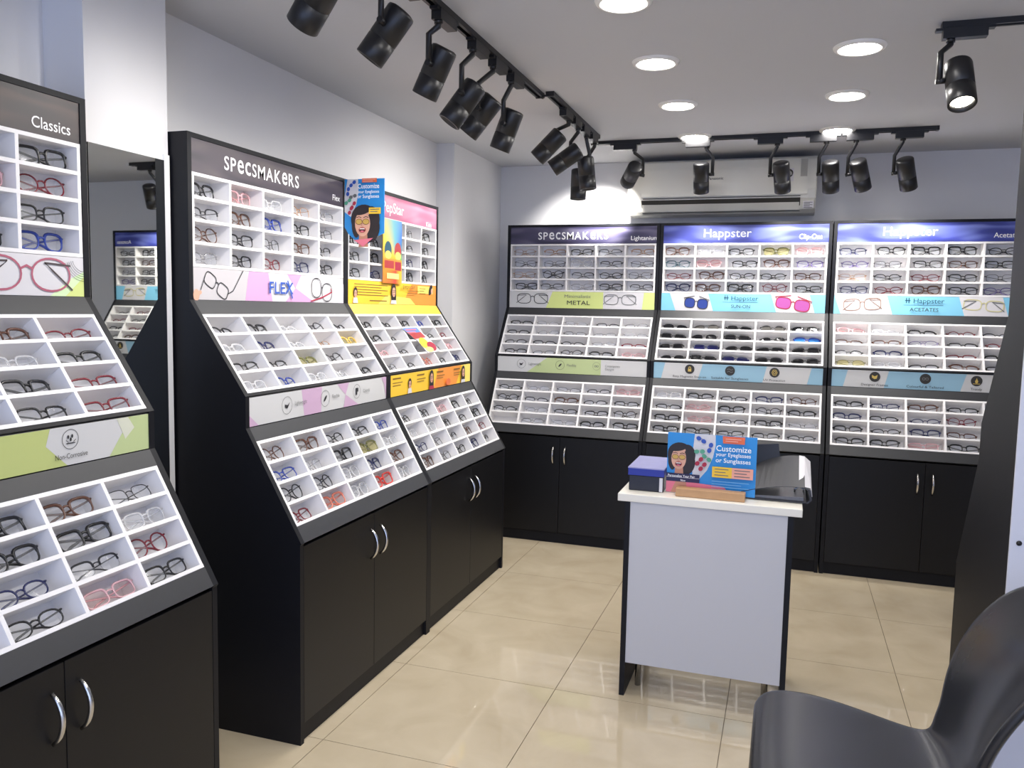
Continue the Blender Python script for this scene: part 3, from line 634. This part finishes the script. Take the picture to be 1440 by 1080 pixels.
lens_hot = mat('spot_lens', (255, 246, 228), .4, emit=14.0)
lens_off = mat('spot_lens_dim', (255, 240, 215), .4, emit=5.0)
SPOT_R, SPOT_L = .041, .158
def body_data():
    mb = MB()
    pr = [(0, 0), (.030, 0), (SPOT_R-.002, .004), (SPOT_R, .010)]
    pr += [(SPOT_R, .094), (SPOT_R-.0015, .0945), (SPOT_R-.0015, .0965), (SPOT_R, .097), (SPOT_R, SPOT_L-.002), (SPOT_R-.002, SPOT_L), (SPOT_R-.006, SPOT_L), (SPOT_R-.009, SPOT_L-.022)]
    mb.lathe(pr, 28, black_metal); return mb.data('lamp_body')
body_me = body_data()
vent_me = None
def spot(up, lo, railpos, along, label, power, hot=True, armside=1, wide=62):
    """up = back end of the can, lo = lens end, railpos = point on the rail, along = rail direction"""
    up, lo, rp_ = Vector(up), Vector(lo), Vector(railpos); d = (lo-up).normalized()
    root = bpy.data.objects.new('track_spotlight', None); COL.objects.link(root); root.location = rp_
    tag(root, label, 'spotlight', 'black track spotlights'); off = -rp_
    al = Vector(along)
    # adapter box clipped under the rail
    ad_ = MB(); L = .062
    if abs(al.x) > .5: ad_.box(-L, L, -.016, .016, -.050, -.018, black_metal); ad_.box(-L-.02, L+.02, -.013, .013, -.026, -.0181, black_metal)
    else: ad_.box(-.016, .016, -L, L, -.050, -.018, black_metal); ad_.box(-.013, .013, -L-.02, L+.02, -.026, -.0181, black_metal)
    ad_.build('adapter', root)
    # side direction of the yoke arm
    s = d.cross(al if abs(d.dot(al)) < .9 else Vector((0, 0, 1))).normalized()
    if abs(al.x) > .5: s = Vector((1, 0, 0))-d*d.x
    else: s = Vector((0, -1, 0))-d*(-d.y)
    s.normalize(); s *= armside
    piv = up+d*.062; joint = piv+s*(SPOT_R+.016)
    jt = Vector((0, 0, -.050)); pj = joint+off
    top = Vector((pj.x, pj.y, min(-.075, pj.z+.085)))
    if abs(al.x) > .5: start = Vector((max(-.05, min(.05, pj.x-.03*armside)), 0, 0))
    else: start = Vector((0, max(-.05, min(.05, pj.y)), 0))
    arm = MB(); arm.tube([start+Vector((0, 0, -.048)), start+Vector((0, 0, -.066)), top, pj+Vector((0, 0, -.006))], .0095, 6, black_metal); arm.build('arm', root)
    st = MB(); st.tube([start+Vector((0, 0, -.045)), start+Vector((0, 0, -.060))], .013, 12, black_metal); st.build('swivel', root)
    kn = MB(); kn.tube([pj+s*.010, piv+s*(SPOT_R-.003)+off], .009, 10, black_metal); kn.build('pivot', root)
    q = d.to_track_quat('Z', 'Y'); bm_ = Matrix.Translation(up+off) @ q.to_matrix().to_4x4()
    bo = link('lamp_body', body_me, root, bm_)
    le = MB(); sg = 24; le.add([(.0325*math.cos(2*math.pi*k/sg), .0325*math.sin(2*math.pi*k/sg), SPOT_L-.016) for k in range(sg)], [tuple(range(sg))], lens_hot if hot else lens_off)
    le.build('lens', bo)
    ld = bpy.data.lights.new('spot_beam', 'SPOT'); ld.energy = power; ld.spot_size = math.radians(wide); ld.spot_blend = .7 if wide < 100 else 1.; ld.shadow_soft_size = .028; ld.color = (1, .97, .93)
    lob = bpy.data.objects.new('spot_beam', ld); COL.objects.link(lob); lob.parent = root
    lob.matrix_local = Matrix.Translation(up+off+d*(SPOT_L+.004)) @ (-d).to_track_quat('Z', 'Y').to_matrix().to_4x4()
    return root
LR = [  # up, lo, rail y
 ((1.17, 1.526, 2.098), (1.06, 1.56, 1.985), 1.53), ((1.17, 1.883, 2.122), (1.078, 1.862, 1.993), 1.90), ((1.17, 2.178, 2.112), (1.095, 2.19, 1.972), 2.17),
 ((1.17, 2.447, 2.071), (1.09, 2.412, 1.948), 2.46), ((1.17, 2.625, 2.07), (1.07, 2.62, 1.95), 2.66), ((1.17, 2.851, 2.079), (1.11, 2.86, 1.935), 2.86)]
WL = ['nearest the camera, cut by the top edge', 'with its bright lens rim showing', 'hanging apart, third from the camera', 'overlapping the next lamp, fourth from the camera', 'fifth from the camera', 'last on the nearer rail']
for (up, lo, ry), wd in zip(LR, WL):
    spot(up, lo, (1.17, ry, H), (0, 1, 0), 'black cylindrical spotlight on the long left rail, '+wd, SPOT_W, armside=1, wide=125)
LR2 = [((1.175, 3.52, 2.128), (1.065, 3.50, 2.013), 3.44, 'first of the cluster, tilted left'), ((1.229, 3.66, 2.08), (1.114, 3.64, 1.998), 3.61, 'tilted almost flat, lens facing left'),
       ((1.224, 3.80, 2.068), (1.242, 3.80, 1.915), 3.78, 'pointing straight down'), ((1.137, 4.03, 2.052), (1.135, 4.03, 1.90), 3.96, 'hanging lowest and pointing down')]
for up, lo, ry, wd in LR2:
    spot(up, lo, (1.22, ry, H), (0, 1, 0), 'black cylindrical spotlight on the short left rail, '+wd, SPOT_W_BACK*.7, armside=-1, wide=125)
BR = [((1.399, 4.22, 2.087), (1.325, 4.36, 2.016), 1.34, 'leftmost, grey back turned to the wall', 1, 4.), ((1.74, 4.22, 2.094), (1.74, 4.285, 1.943), 1.72, 'second from the left, before the air conditioner', 1, 1), ((2.135, 4.22, 2.083), (2.151, 4.30, 1.94), 2.08, 'third from the left, at the air conditioner end', -1, 1),
      ((2.369, 4.22, 2.079), (2.382, 4.30, 1.936), 2.33, 'fourth from the left, upright', -1, .7), ((2.493, 4.22, 2.078), (2.535, 4.31, 1.945), 2.50, 'fifth from the left, tilted right', -1, .7), ((2.704, 4.22, 2.079), (2.742, 4.30, 1.94), 2.72, 'rightmost, below the rail end', -1, 1)]
for up, lo, rx, wd, asd, pw in BR:
    spot(up, lo, (rx, 4.22, H), (1, 0, 0), 'black cylindrical spotlight on the back rail, '+wd, SPOT_W_BACK*pw, armside=asd, wide=92 if pw <= 1 else 66)
spot((2.666, 2.695, 2.101), (2.675, 2.62, 1.955), (2.68, 2.695, H), (1, 0, 0), 'black cylindrical spotlight at top right, bright lens facing the room', SPOT_W*2, armside=-1)

# ------------------------------------------------------------------ air conditioner
ac = bpy.data.objects.new('air_conditioner', None); COL.objects.link(ac); ac.location = (1.80, BY, 1.885)
tag(ac, 'long white split air conditioner high on the back wall', 'air conditioner')
acw = mat('ac_white', (226, 224, 214), .3); acd = mat('ac_slot', (60, 58, 54), .6); acg = mat('ac_grey', (168, 166, 158), .4)
prof = [(0, .0), (-.15, .0), (-.185, .018), (-.20, .05), (-.215, .075), (-.222, .12), (-.222, .24), (-.215, .285), (-.19, .305), (0, .305)]
bo = MB().prism(prof, -.522, .522, lambda p, a: (a, p[0], p[1]), acw).build('body', ac); bevel(bo, .006)
MB().prism([(-.2225, .094), (-.2225, .245), (-.2155, .289), (-.2225, .290), (-.231, .245), (-.231, .094)], -.44, .475, lambda p, a: (a, p[0], p[1]), acw).build('front_panel', ac)
MB().prism([(-.17, .0085), (-.205, .05), (-.219, .075), (-.214, .08), (-.199, .052), (-.168, .013)], -.44, .44, lambda p, a: (a, p[0], p[1]), acd).build('air_outlet', ac)
MB().prism([(-.186, .0165), (-.2115, .052), (-.2165, .053), (-.192, .014)], -.435, .435, lambda p, a: (a, p[0], p[1]), acw).build('louver', ac)
MB().box(-.43, .44, -.2245, -.2225, .084, .0885, acd).build('panel_seam', ac)
lb = MB().box(.345, .40, -.2325, -.2312, .165, .235, pap).build('energy_sticker', ac)
p = Print(-.2327); p.ell(.3725, .210, .024, .022, acd, 20); p.ell(.3725, .206, .018, .016, acg, 20); p.poly([(.350, .198), (.395, .198), (.3725, .176)], ink); p.build('print', lb)
MB().box(.435, .47, -.2325, -.2312, .19, .285, acg).build('side_sticker', ac)
lb = MB().box(.455, .51, -.2078, -.2055, .02, .058, pap).build('rating_sticker', ac)
p = Print(-.208); p.lines(.460, .05, .045, 5, .007, .003, ink, .7); p.build('print', lb)
text('Panasonic', -.02, .185, .022, ink, ac, -.2316, 'CENTER', bold=.01, width=.085)

# ------------------------------------------------------------------ counter
ct = bpy.data.objects.new('counter', None); COL.objects.link(ct); ct.location = (1.985, 2.66, 0)
tag(ct, 'small white service counter with black side panels on the tiled floor', 'counter')
cwhite = mat('counter_white_panel', (196, 196, 200), .4); cream = mat('counter_cream_top', (238, 234, 222), .35)
bevel(MB().box(-.295, .295, -.175, .20, .680, .706, cream).build('top', ct), .002)
MB().box(-.252, .252, -.169, -.152, .118, .6795, cwhite).build('front_panel', ct)
for s in (-1, 1): MB().box(*sorted((s*.2525, s*.270)), -.172, .19, 0, .6795, dark).build('side_panel', ct)
MB().box(-.252, .252, -.1515, .17, .40, .418, cwhite).build('shelf', ct)
for sx in (-.222, .205):
    MB().tube([(sx, -.07, 0), (sx, -.07, .40)], .011, 12, chrome).build('leg', ct)
    MB().tube([(sx, .13, 0), (sx, .13, .40)], .011, 12, chrome).build('leg', ct)
# catalogue stack
cblk = mat('box_black', (26, 28, 40), .4); cblu = mat('box_blue', (38, 52, 150), .4); clil = mat('cover_lilac', (150, 150, 196), .35, noise=.15, nscale=30)
ZTOP = .706
bx_ = bpy.data.objects.new('file_box', None); COL.objects.link(bx_); bx_.location = (1.775, 2.68, ZTOP)
tag(bx_, 'dark navy file box lying on the counter under the blue catalogue', 'box')
bevel(MB().box(-.060, .058, -.13, .10, .0005, .052, cblk).build('box_body', bx_), .002)
MB().box(.044, .055, -.1312, -.1302, .002, .050, pap).build('paper_label', bx_)
ca = bpy.data.objects.new('catalogue', None); COL.objects.link(ca); ca.location = (1.775, 2.68, ZTOP+.053)
tag(ca, 'blue catalogue with lilac cover on top of the navy box', 'catalogue')
MB().box(-.063, .059, -.132, .102, .0005, .024, cblu).build('pages', ca)
MB().box(-.064, .060, -.133, .103, .0242, .028, clil).build('cover', ca)

# poster figure used on both promotional signs
pb_ = mat('poster_blue', (44, 142, 214), .35); pdark = mat('poster_navy', (36, 34, 72), .4); porg = mat('poster_orange', (232, 110, 66), .4); ppink = mat('poster_pink', (226, 120, 140), .4)
pgreen = mat('poster_green', (86, 160, 130), .4); lensy = mat('poster_lens', (204, 166, 84), .35); lips = mat('poster_lips', (176, 60, 62), .4); mouth = mat('poster_mouth', (86, 30, 34), .4); teeth = mat('poster_teeth', (244, 240, 236), .4); blush = mat('poster_neck', (196, 138, 112), .4)
def woman(p, cx, cz, k):
    R = lambda x, z: (cx+x*k, cz+z*k)
    def E(x, z, a, b_, m_, rot=0., n=22): p.ell(*R(x, z), a*k, b_*k, m_, n, rot=rot)
    E(.03, .18, .44, .40, hair); E(.34, -.22, .25, .40, hair, -.25); E(.30, .12, .30, .40, hair); E(-.25, -.16, .13, .30, hair, .12); E(-.24, .12, .17, .32, hair)
    p.poly([R(-.14, -.75), R(.2, -.75), R(.16, -.30), R(-.12, -.30)], blush)
    E(0.0, -.02, .27, .40, skin); E(.02, .30, .22, .12, skin); E(-.02, .36, .30, .10, hair, .2)
    for sg in (-1, 1):
        E(sg*.125, .04, .115, .085, lensy); p.ring(*R(sg*.125, .04), .115*k, .085*k, .016*k, mat('poster_rim', (120, 84, 40), .4))
        p.line([R(sg*.22, .17), R(sg*.12, .2), R(sg*.04, .165)], .022*k, hair)
    p.line([R(-.01, .03), R(-.03, -.09), R(.03, -.11)], .016*k, skin2)
    E(0, -.215, .13, .085, lips); E(0, -.215, .105, .062, mouth); p.poly([R(-.10, -.195), R(.10, -.195), R(.07, -.165), R(-.07, -.165)], teeth); E(0, -.26, .06, .022, ppink)
def specs_cloud(p, x0, z0, k, items):
    for dx, dz, m_, rt in items:
        for sg in (-1, 1): p.ell(x0+dx+sg*.0105*k*math.cos(rt), z0+dz+sg*.0105*k*math.sin(rt), .0095*k, .008*k, m_, 12, rot=rt)
        p.line([(x0+dx-.004*k, z0+dz+.004*k), (x0+dx+.004*k, z0+dz+.004*k)], .002*k, m_)

# sign on the counter
sg_ = bpy.data.objects.new('counter_sign', None); COL.objects.link(sg_); sg_.matrix_world = Matrix.Translation((1.985, 2.575, ZTOP)) @ Matrix.Rotation(-.02, 4, 'Z')
tag(sg_, 'blue promotional sign with a laughing woman, in a wooden stand on the counter', 'sign')
cd_ = MB().box(-.146, .146, -.0015, .0015, .002, .206, pb_).build('card', sg_)
p = Print(-.0017)
zt = .206
p.poly([(-.056, zt), (.012, zt), (.013, .17), (.006, .13), (-.012, .085), (-.035, .055), (-.06, .045), (-.06, .16)], pap)
woman(p, -.107, .120, .092)
p.poly([(-.146, .002), (.062, .002), (.058, .02), (.045, .035), (-.146, .045)], ppink); p.poly([(-.13, .002), (-.075, .002), (-.08, .05), (-.11, .05)], blush)
p.rect(-.146, -.035, .040, .068, pdark); p.line([(-.146, .0545), (-.035, .0545)], .0012, pap)
specs_cloud(p, -.026, 0, .9, [(-.008, .188, blue_ink, -.5), (.022, .163, blue_ink, 1.3), (-.012, .148, pgreen, .1), (.012, .128, pgreen, -.6), (-.012, .115, red_ink, .9), (.0, .098, red_ink, .9)])
p.poly([(.036, zt), (.108, zt), (.107, .182), (.038, .182)], porg)
p.rect(.006, .138, .066, .102, yel); p.rect(.07, .138, .066, .102, mat('poster_peach', (240, 170, 150), .4))
p.lines(.014, .093, .045, 3, .010, .0026, inkg); p.lines(.078, .093, .05, 3, .010, .0026, inkg); p.lines(.006, .052, .12, 4, .009, .0022, mat('poster_pale_blue', (120, 180, 226), .4))
p.lines(.046, .196, .05, 2, .007, .003, MATS['poster_peach'])
p.build('print', cd_)
ytx = -.0017-.00025*75
for t, z, s_, wd in (('Customize', .157, .027, .112), ('your Eyeglasses', .140, .018, .112), ('or Sunglasses', .119, .021, .112)): text(t, .073, z, s_, white_ink, cd_, ytx, 'CENTER', bold=.008, width=wd)
text('Personalise Your Pair', -.094, .058, .012, white_ink, cd_, ytx, 'CENTER', bold=.006, width=.09)
text('Now', -.088, .044, .0105, white_ink, cd_, ytx, 'CENTER', bold=.01, width=.016)
wood = mat('beech_block', (192, 150, 106), .5, noise=.08, nscale=60)
bb_ = MB(); bb_.box(-.105, .118, -.062, -.0215, .0005, .028, wood); st_ = bb_.build('stand', sg_); bevel(st_, .0015)

# projecting sign between the left displays
fs_ = bpy.data.objects.new('projecting_sign', None); COL.objects.link(fs_); fs_.location = (.594, 2.7265, 1.69)
tag(fs_, 'blue die-cut sign with a laughing woman, jutting out between the left displays', 'sign')
out = [(-.088, .128), (.088, .128), (.088, -.085), (.05, -.10), (.0, -.138), (-.05, -.105), (-.072, -.085), (-.088, -.06)]
cd2 = MB().prism(out, -.0015, .0015, lambda q, a: (q[0], a, q[1]), pb_).build('card', fs_)
p = Print(-.0017)
p.poly([(-.088, .0), (-.06, -.02), (-.035, .03), (-.026, .08), (-.028, .128), (-.075, .128), (-.088, .06)], pap)
specs_cloud(p, -.06, .06, .9, [(.008, .05, blue_ink, .7), (-.012, .02, blue_ink, 1.4), (.01, .0, inkg, .3), (-.012, -.02, pgreen, .6), (.012, -.035, red_ink, 1.), (.0, -.055, red_ink, 1.1)])
woman(p, -.004, -.045, .125); p.poly([(-.04, -.112), (.045, -.104), (.0, -.138)], ppink)
p.rect(-.005, .06, .112, .128, porg); p.rect(.026, .078, -.01, .014, yel); p.lines(.032, .006, .04, 2, .009, .003, inkg); p.lines(.0, .122, .055, 2, .007, .003, mat('poster_peach', (240, 170, 150), .4)); p.build('print', cd2)
for t, z, s_, wd in (('Customize', .088, .026, .094), ('your Eyeglasses', .070, .016, .094), ('or Sunglasses', .051, .019, .094)): text(t, .028, z, s_, white_ink, cd2, -.0017-.00025*75, 'CENTER', bold=.008, width=wd)

# rainbow card standing before the yellow-bannered display (figures on it left out)
rc = bpy.data.objects.new('rainbow_card', None); COL.objects.link(rc)
rc.matrix_world = Matrix.Translation((.512, 3.135, 1.421)) @ Matrix.Rotation(math.pi/2, 4, 'Z')
tag(rc, 'tall rainbow-coloured card standing in front of the upper yellow-bannered tray', 'card')
def rainbow(nm):
    m = bpy.data.materials.new(nm); m.use_nodes = True; t = m.node_tree; b = t.nodes['Principled BSDF']; b.inputs['Roughness'].default_value = .4
    tc = t.nodes.new('ShaderNodeTexCoord'); gr = t.nodes.new('ShaderNodeTexGradient'); gr.gradient_type = 'RADIAL'; mp = t.nodes.new('ShaderNodeMapping'); r = t.nodes.new('ShaderNodeValToRGB')
    mp.inputs['Location'].default_value = (-.5, -.62, 0); mp.inputs['Rotation'].default_value = (0, 0, .4)
    e = r.color_ramp.elements; cs = [(238, 200, 60), (240, 130, 50), (222, 70, 60), (240, 190, 60), (120, 190, 90), (70, 120, 200), (110, 180, 190), (238, 200, 60)]
    e[0].color = lin(cs[0])+(1,); e[1].color = lin(cs[-1])+(1,)
    for i in range(1, 7): q = e.new(i/7); q.color = lin(cs[i])+(1,)
    mp2 = t.nodes.new('ShaderNodeSeparateXYZ'); cb = t.nodes.new('ShaderNodeCombineXYZ')
    t.links.new(tc.outputs['Generated'], mp2.inputs[0]); t.links.new(mp2.outputs[0], cb.inputs[0]); t.links.new(mp2.outputs[2], cb.inputs[1]); t.links.new(cb.outputs[0], mp.inputs[0])
    t.links.new(mp.outputs[0], gr.inputs[0]); t.links.new(gr.outputs[0], r.inputs[0]); t.links.new(r.outputs[0], b.inputs['Base Color']); return m
rain = rainbow('rainbow_print')
cd3 = MB().box(-.092, .092, -.0012, .0012, 0, .282, rain).build('card_sheet', rc)
p = Print(-.0014)
for cx, m_, m2 in ((-.045, skin, yel), (.05, skin, red_ink)):
    p.ell(cx, .145, .034, .040, teal_ink if cx < 0 else lips, 18); p.ell(cx, .125, .030, .018, yel2, 18)
p.rect(-.085, .085, .058, .108, oran); p.rect(-.08, .01, .066, .1, lips); p.rect(.02, .08, .06, .098, red_ink); p.rect(-.06, .06, .02, .045, lime); p.build('print', cd3)
# small colourful card lying across the middle tray
v, z, th = TRAYS['middle']
ccm = left_mtx(2.7395) @ Matrix.Translation((M_, -v, z)) @ Matrix.Rotation(th, 4, 'X') @ Matrix.Translation((2.55*cell_w, -.003, -1.02*cell_h))
cc = bpy.data.objects.new('leaflet', None); COL.objects.link(cc); cc.matrix_world = ccm
tag(cc, 'small bright multicoloured leaflet lying across the middle yellow-bannered tray', 'leaflet')
lf = MB().prism([(-.12, 0), (.045, 0), (.075, -.04), (.10, -.055), (.14, -.14), (.0, -.142), (-.03, -.075)], -.001, .001, lambda q, a: (q[0], a, q[1]), pap).build('leaflet_sheet', cc)
p = Print(-.0012)
p.poly([(-.11, -.006), (.04, -.006), (.055, -.03), (-.08, -.035)], mat('leaflet_blue', (96, 140, 220), .4)); p.poly([(-.08, -.035), (.055, -.03), (.075, -.06), (-.05, -.066)], lips)
p.ell(.02, -.09, .045, .03, yel); p.ell(.08, -.11, .045, .025, red_ink); p.ell(.04, -.125, .04, .014, lime); p.lines(-.09, -.02, .11, 2, .014, .007, ppink); p.build('print', lf)

# ring binder on the counter
rbm = mat('binder_black', (48, 48, 52), .45)
bi_ = bpy.data.objects.new('ring_binder', None); COL.objects.link(bi_); bi_.location = (2.185, 2.70, ZTOP)
tag(bi_, 'black ring binder lying on the counter with a white spine label', 'binder')
MB().prism([(-.12, .002), (.108, .002), (.108, .006), (-.12, .006)], -.13, .11, lambda q, a: (q[0], a, q[1]), rbm).build('cover', bi_)
BT = lambda q, a: (q[0], a, q[1]*(.46 if a < 0 else 1.))
n = 12; top = [(-.12+.22*i/n, .040+.078*math.sin(math.pi/2*min(1, (i/n)*1.15))) for i in range(n+1)]
MB().prism(top+[(q[0], q[1]-.004) for q in top[::-1]], -.13, .11, BT, rbm).build('cover', bi_)
MB().prism([(.100, .114), (.118, .10), (.124, .03), (.112, .002), (.106, .004), (.117, .03), (.112, .096), (.098, .110)], -.13, .11, BT, rbm).build('spine', bi_)
MB().prism([(.082, .1185), (.0995, .1165), (.1185, .101), (.1225, .052), (.1245, .052), (.120, .102), (.1, .119), (.082, .121)], -.12, .10, BT, pap).build('spine_label', bi_)
MB().prism([(-.11, .007), (.098, .007), (.098, .020), (-.11, .013)], -.122, .104, lambda q, a: (q[0], a, q[1]), mat('binder_sleeves', (96, 96, 102), .3, noise=.25, nscale=90)).build('plastic_sleeves', bi_)
MB().prism([(-.08, .036), (-.075, .146), (.012, .156), (.022, .085), (.02, .05)], .112, .116, lambda q, a: (q[0], a, q[1]), rbm).build('back_flap', bi_)
for yy in (-.04, .05): MB().tube([(.07, yy, .016), (.072, yy, .030), (.085, yy, .038), (.098, yy, .030), (.098, yy, .012)], .0025, 6, chrome).build('ring', bi_)

# ------------------------------------------------------------------ chair
chm = mat('chair_black_shell', (40, 41, 45), .24, noise=.06, nscale=60)
ch_ = bpy.data.objects.new('chair', None); COL.objects.link(ch_); ch_.location = (2.40, 1.48, 0)
tag(ch_, 'black moulded shell chair facing left in the bottom right corner', 'chair')
SEC = [(-.212, .428, .165, 0, 0), (-.204, .443, .193, 0, .001), (-.18, .450, .207, 0, .003), (-.11, .448, .214, 0, .006), (-.02, .437, .207, 0, .004), (.06, .428, .188, -.002, .002), (.115, .427, .170, -.006, .002), (.160, .440, .163, -.016, .002), (.182, .476, .163, -.032, .006), (.198, .510, .166, -.038, 0), (.210, .56, .180, -.044, 0), (.232, .62, .196, -.048, 0), (.262, .68, .206, -.046, 0), (.300, .735, .205, -.042, 0), (.330, .770, .185, -.034, 0), (.346, .790, .150, -.022, -.004), (.352, .797, .10, -.012, -.003)]
NU = 14; vs = []; fs = []
for (x_, z_, hw, ex_, ez) in SEC:
    for k in range(NU+1):
        t = -1+2*k/NU; vs.append((x_+ex_*t*t, t*hw, z_+ez*t*t))
for i in range(len(SEC)-1):
    for k in range(NU): a = i*(NU+1)+k; fs.append((a, a+1, a+NU+2, a+NU+1))
shl = MB().add(vs, fs, chm, True).build('seat_shell', ch_)
so = shl.modifiers.new('solid', 'SOLIDIFY'); so.thickness = .020; so.offset = -1
su = shl.modifiers.new('sub', 'SUBSURF'); su.levels = 1; su.render_levels = 2
gm = mat('chair_frame_grey', (150, 150, 164), .3, metal=.6)
for s in (-1, 1):
    MB().tube([(-.17, s*.19, 0), (-.14, s*.17, .40), (-.12, s*.14, .425)], .011, 10, gm).build('leg', ch_)
    MB().tube([(.24, s*.20, 0), (.16, s*.17, .38), (.12, s*.13, .42)], .011, 10, gm).build('leg', ch_)
MB().tube([(-.12, .14, .425), (-.12, -.14, .425)], .010, 8, gm).build('crossbar', ch_)
MB().tube([(.12, .13, .42), (.12, -.13, .42)], .010, 8, gm).build('crossbar', ch_)
MB().tube([(.12, -.135, .42), (.19, -.20, .46), (.208, -.230, .535), (.226, -.236, .59), (.246, -.236, .64), (.274, -.232, .70), (.31, -.20, .75), (.325, -.17, .752)], .013, 10, chm).build('back_support', ch_)
MB().tube([(.12, .10, .42), (.20, .12, .44), (.235, .12, .50), (.252, .12, .58), (.27, .12, .68)], .008, 10, gm).build('back_support', ch_)
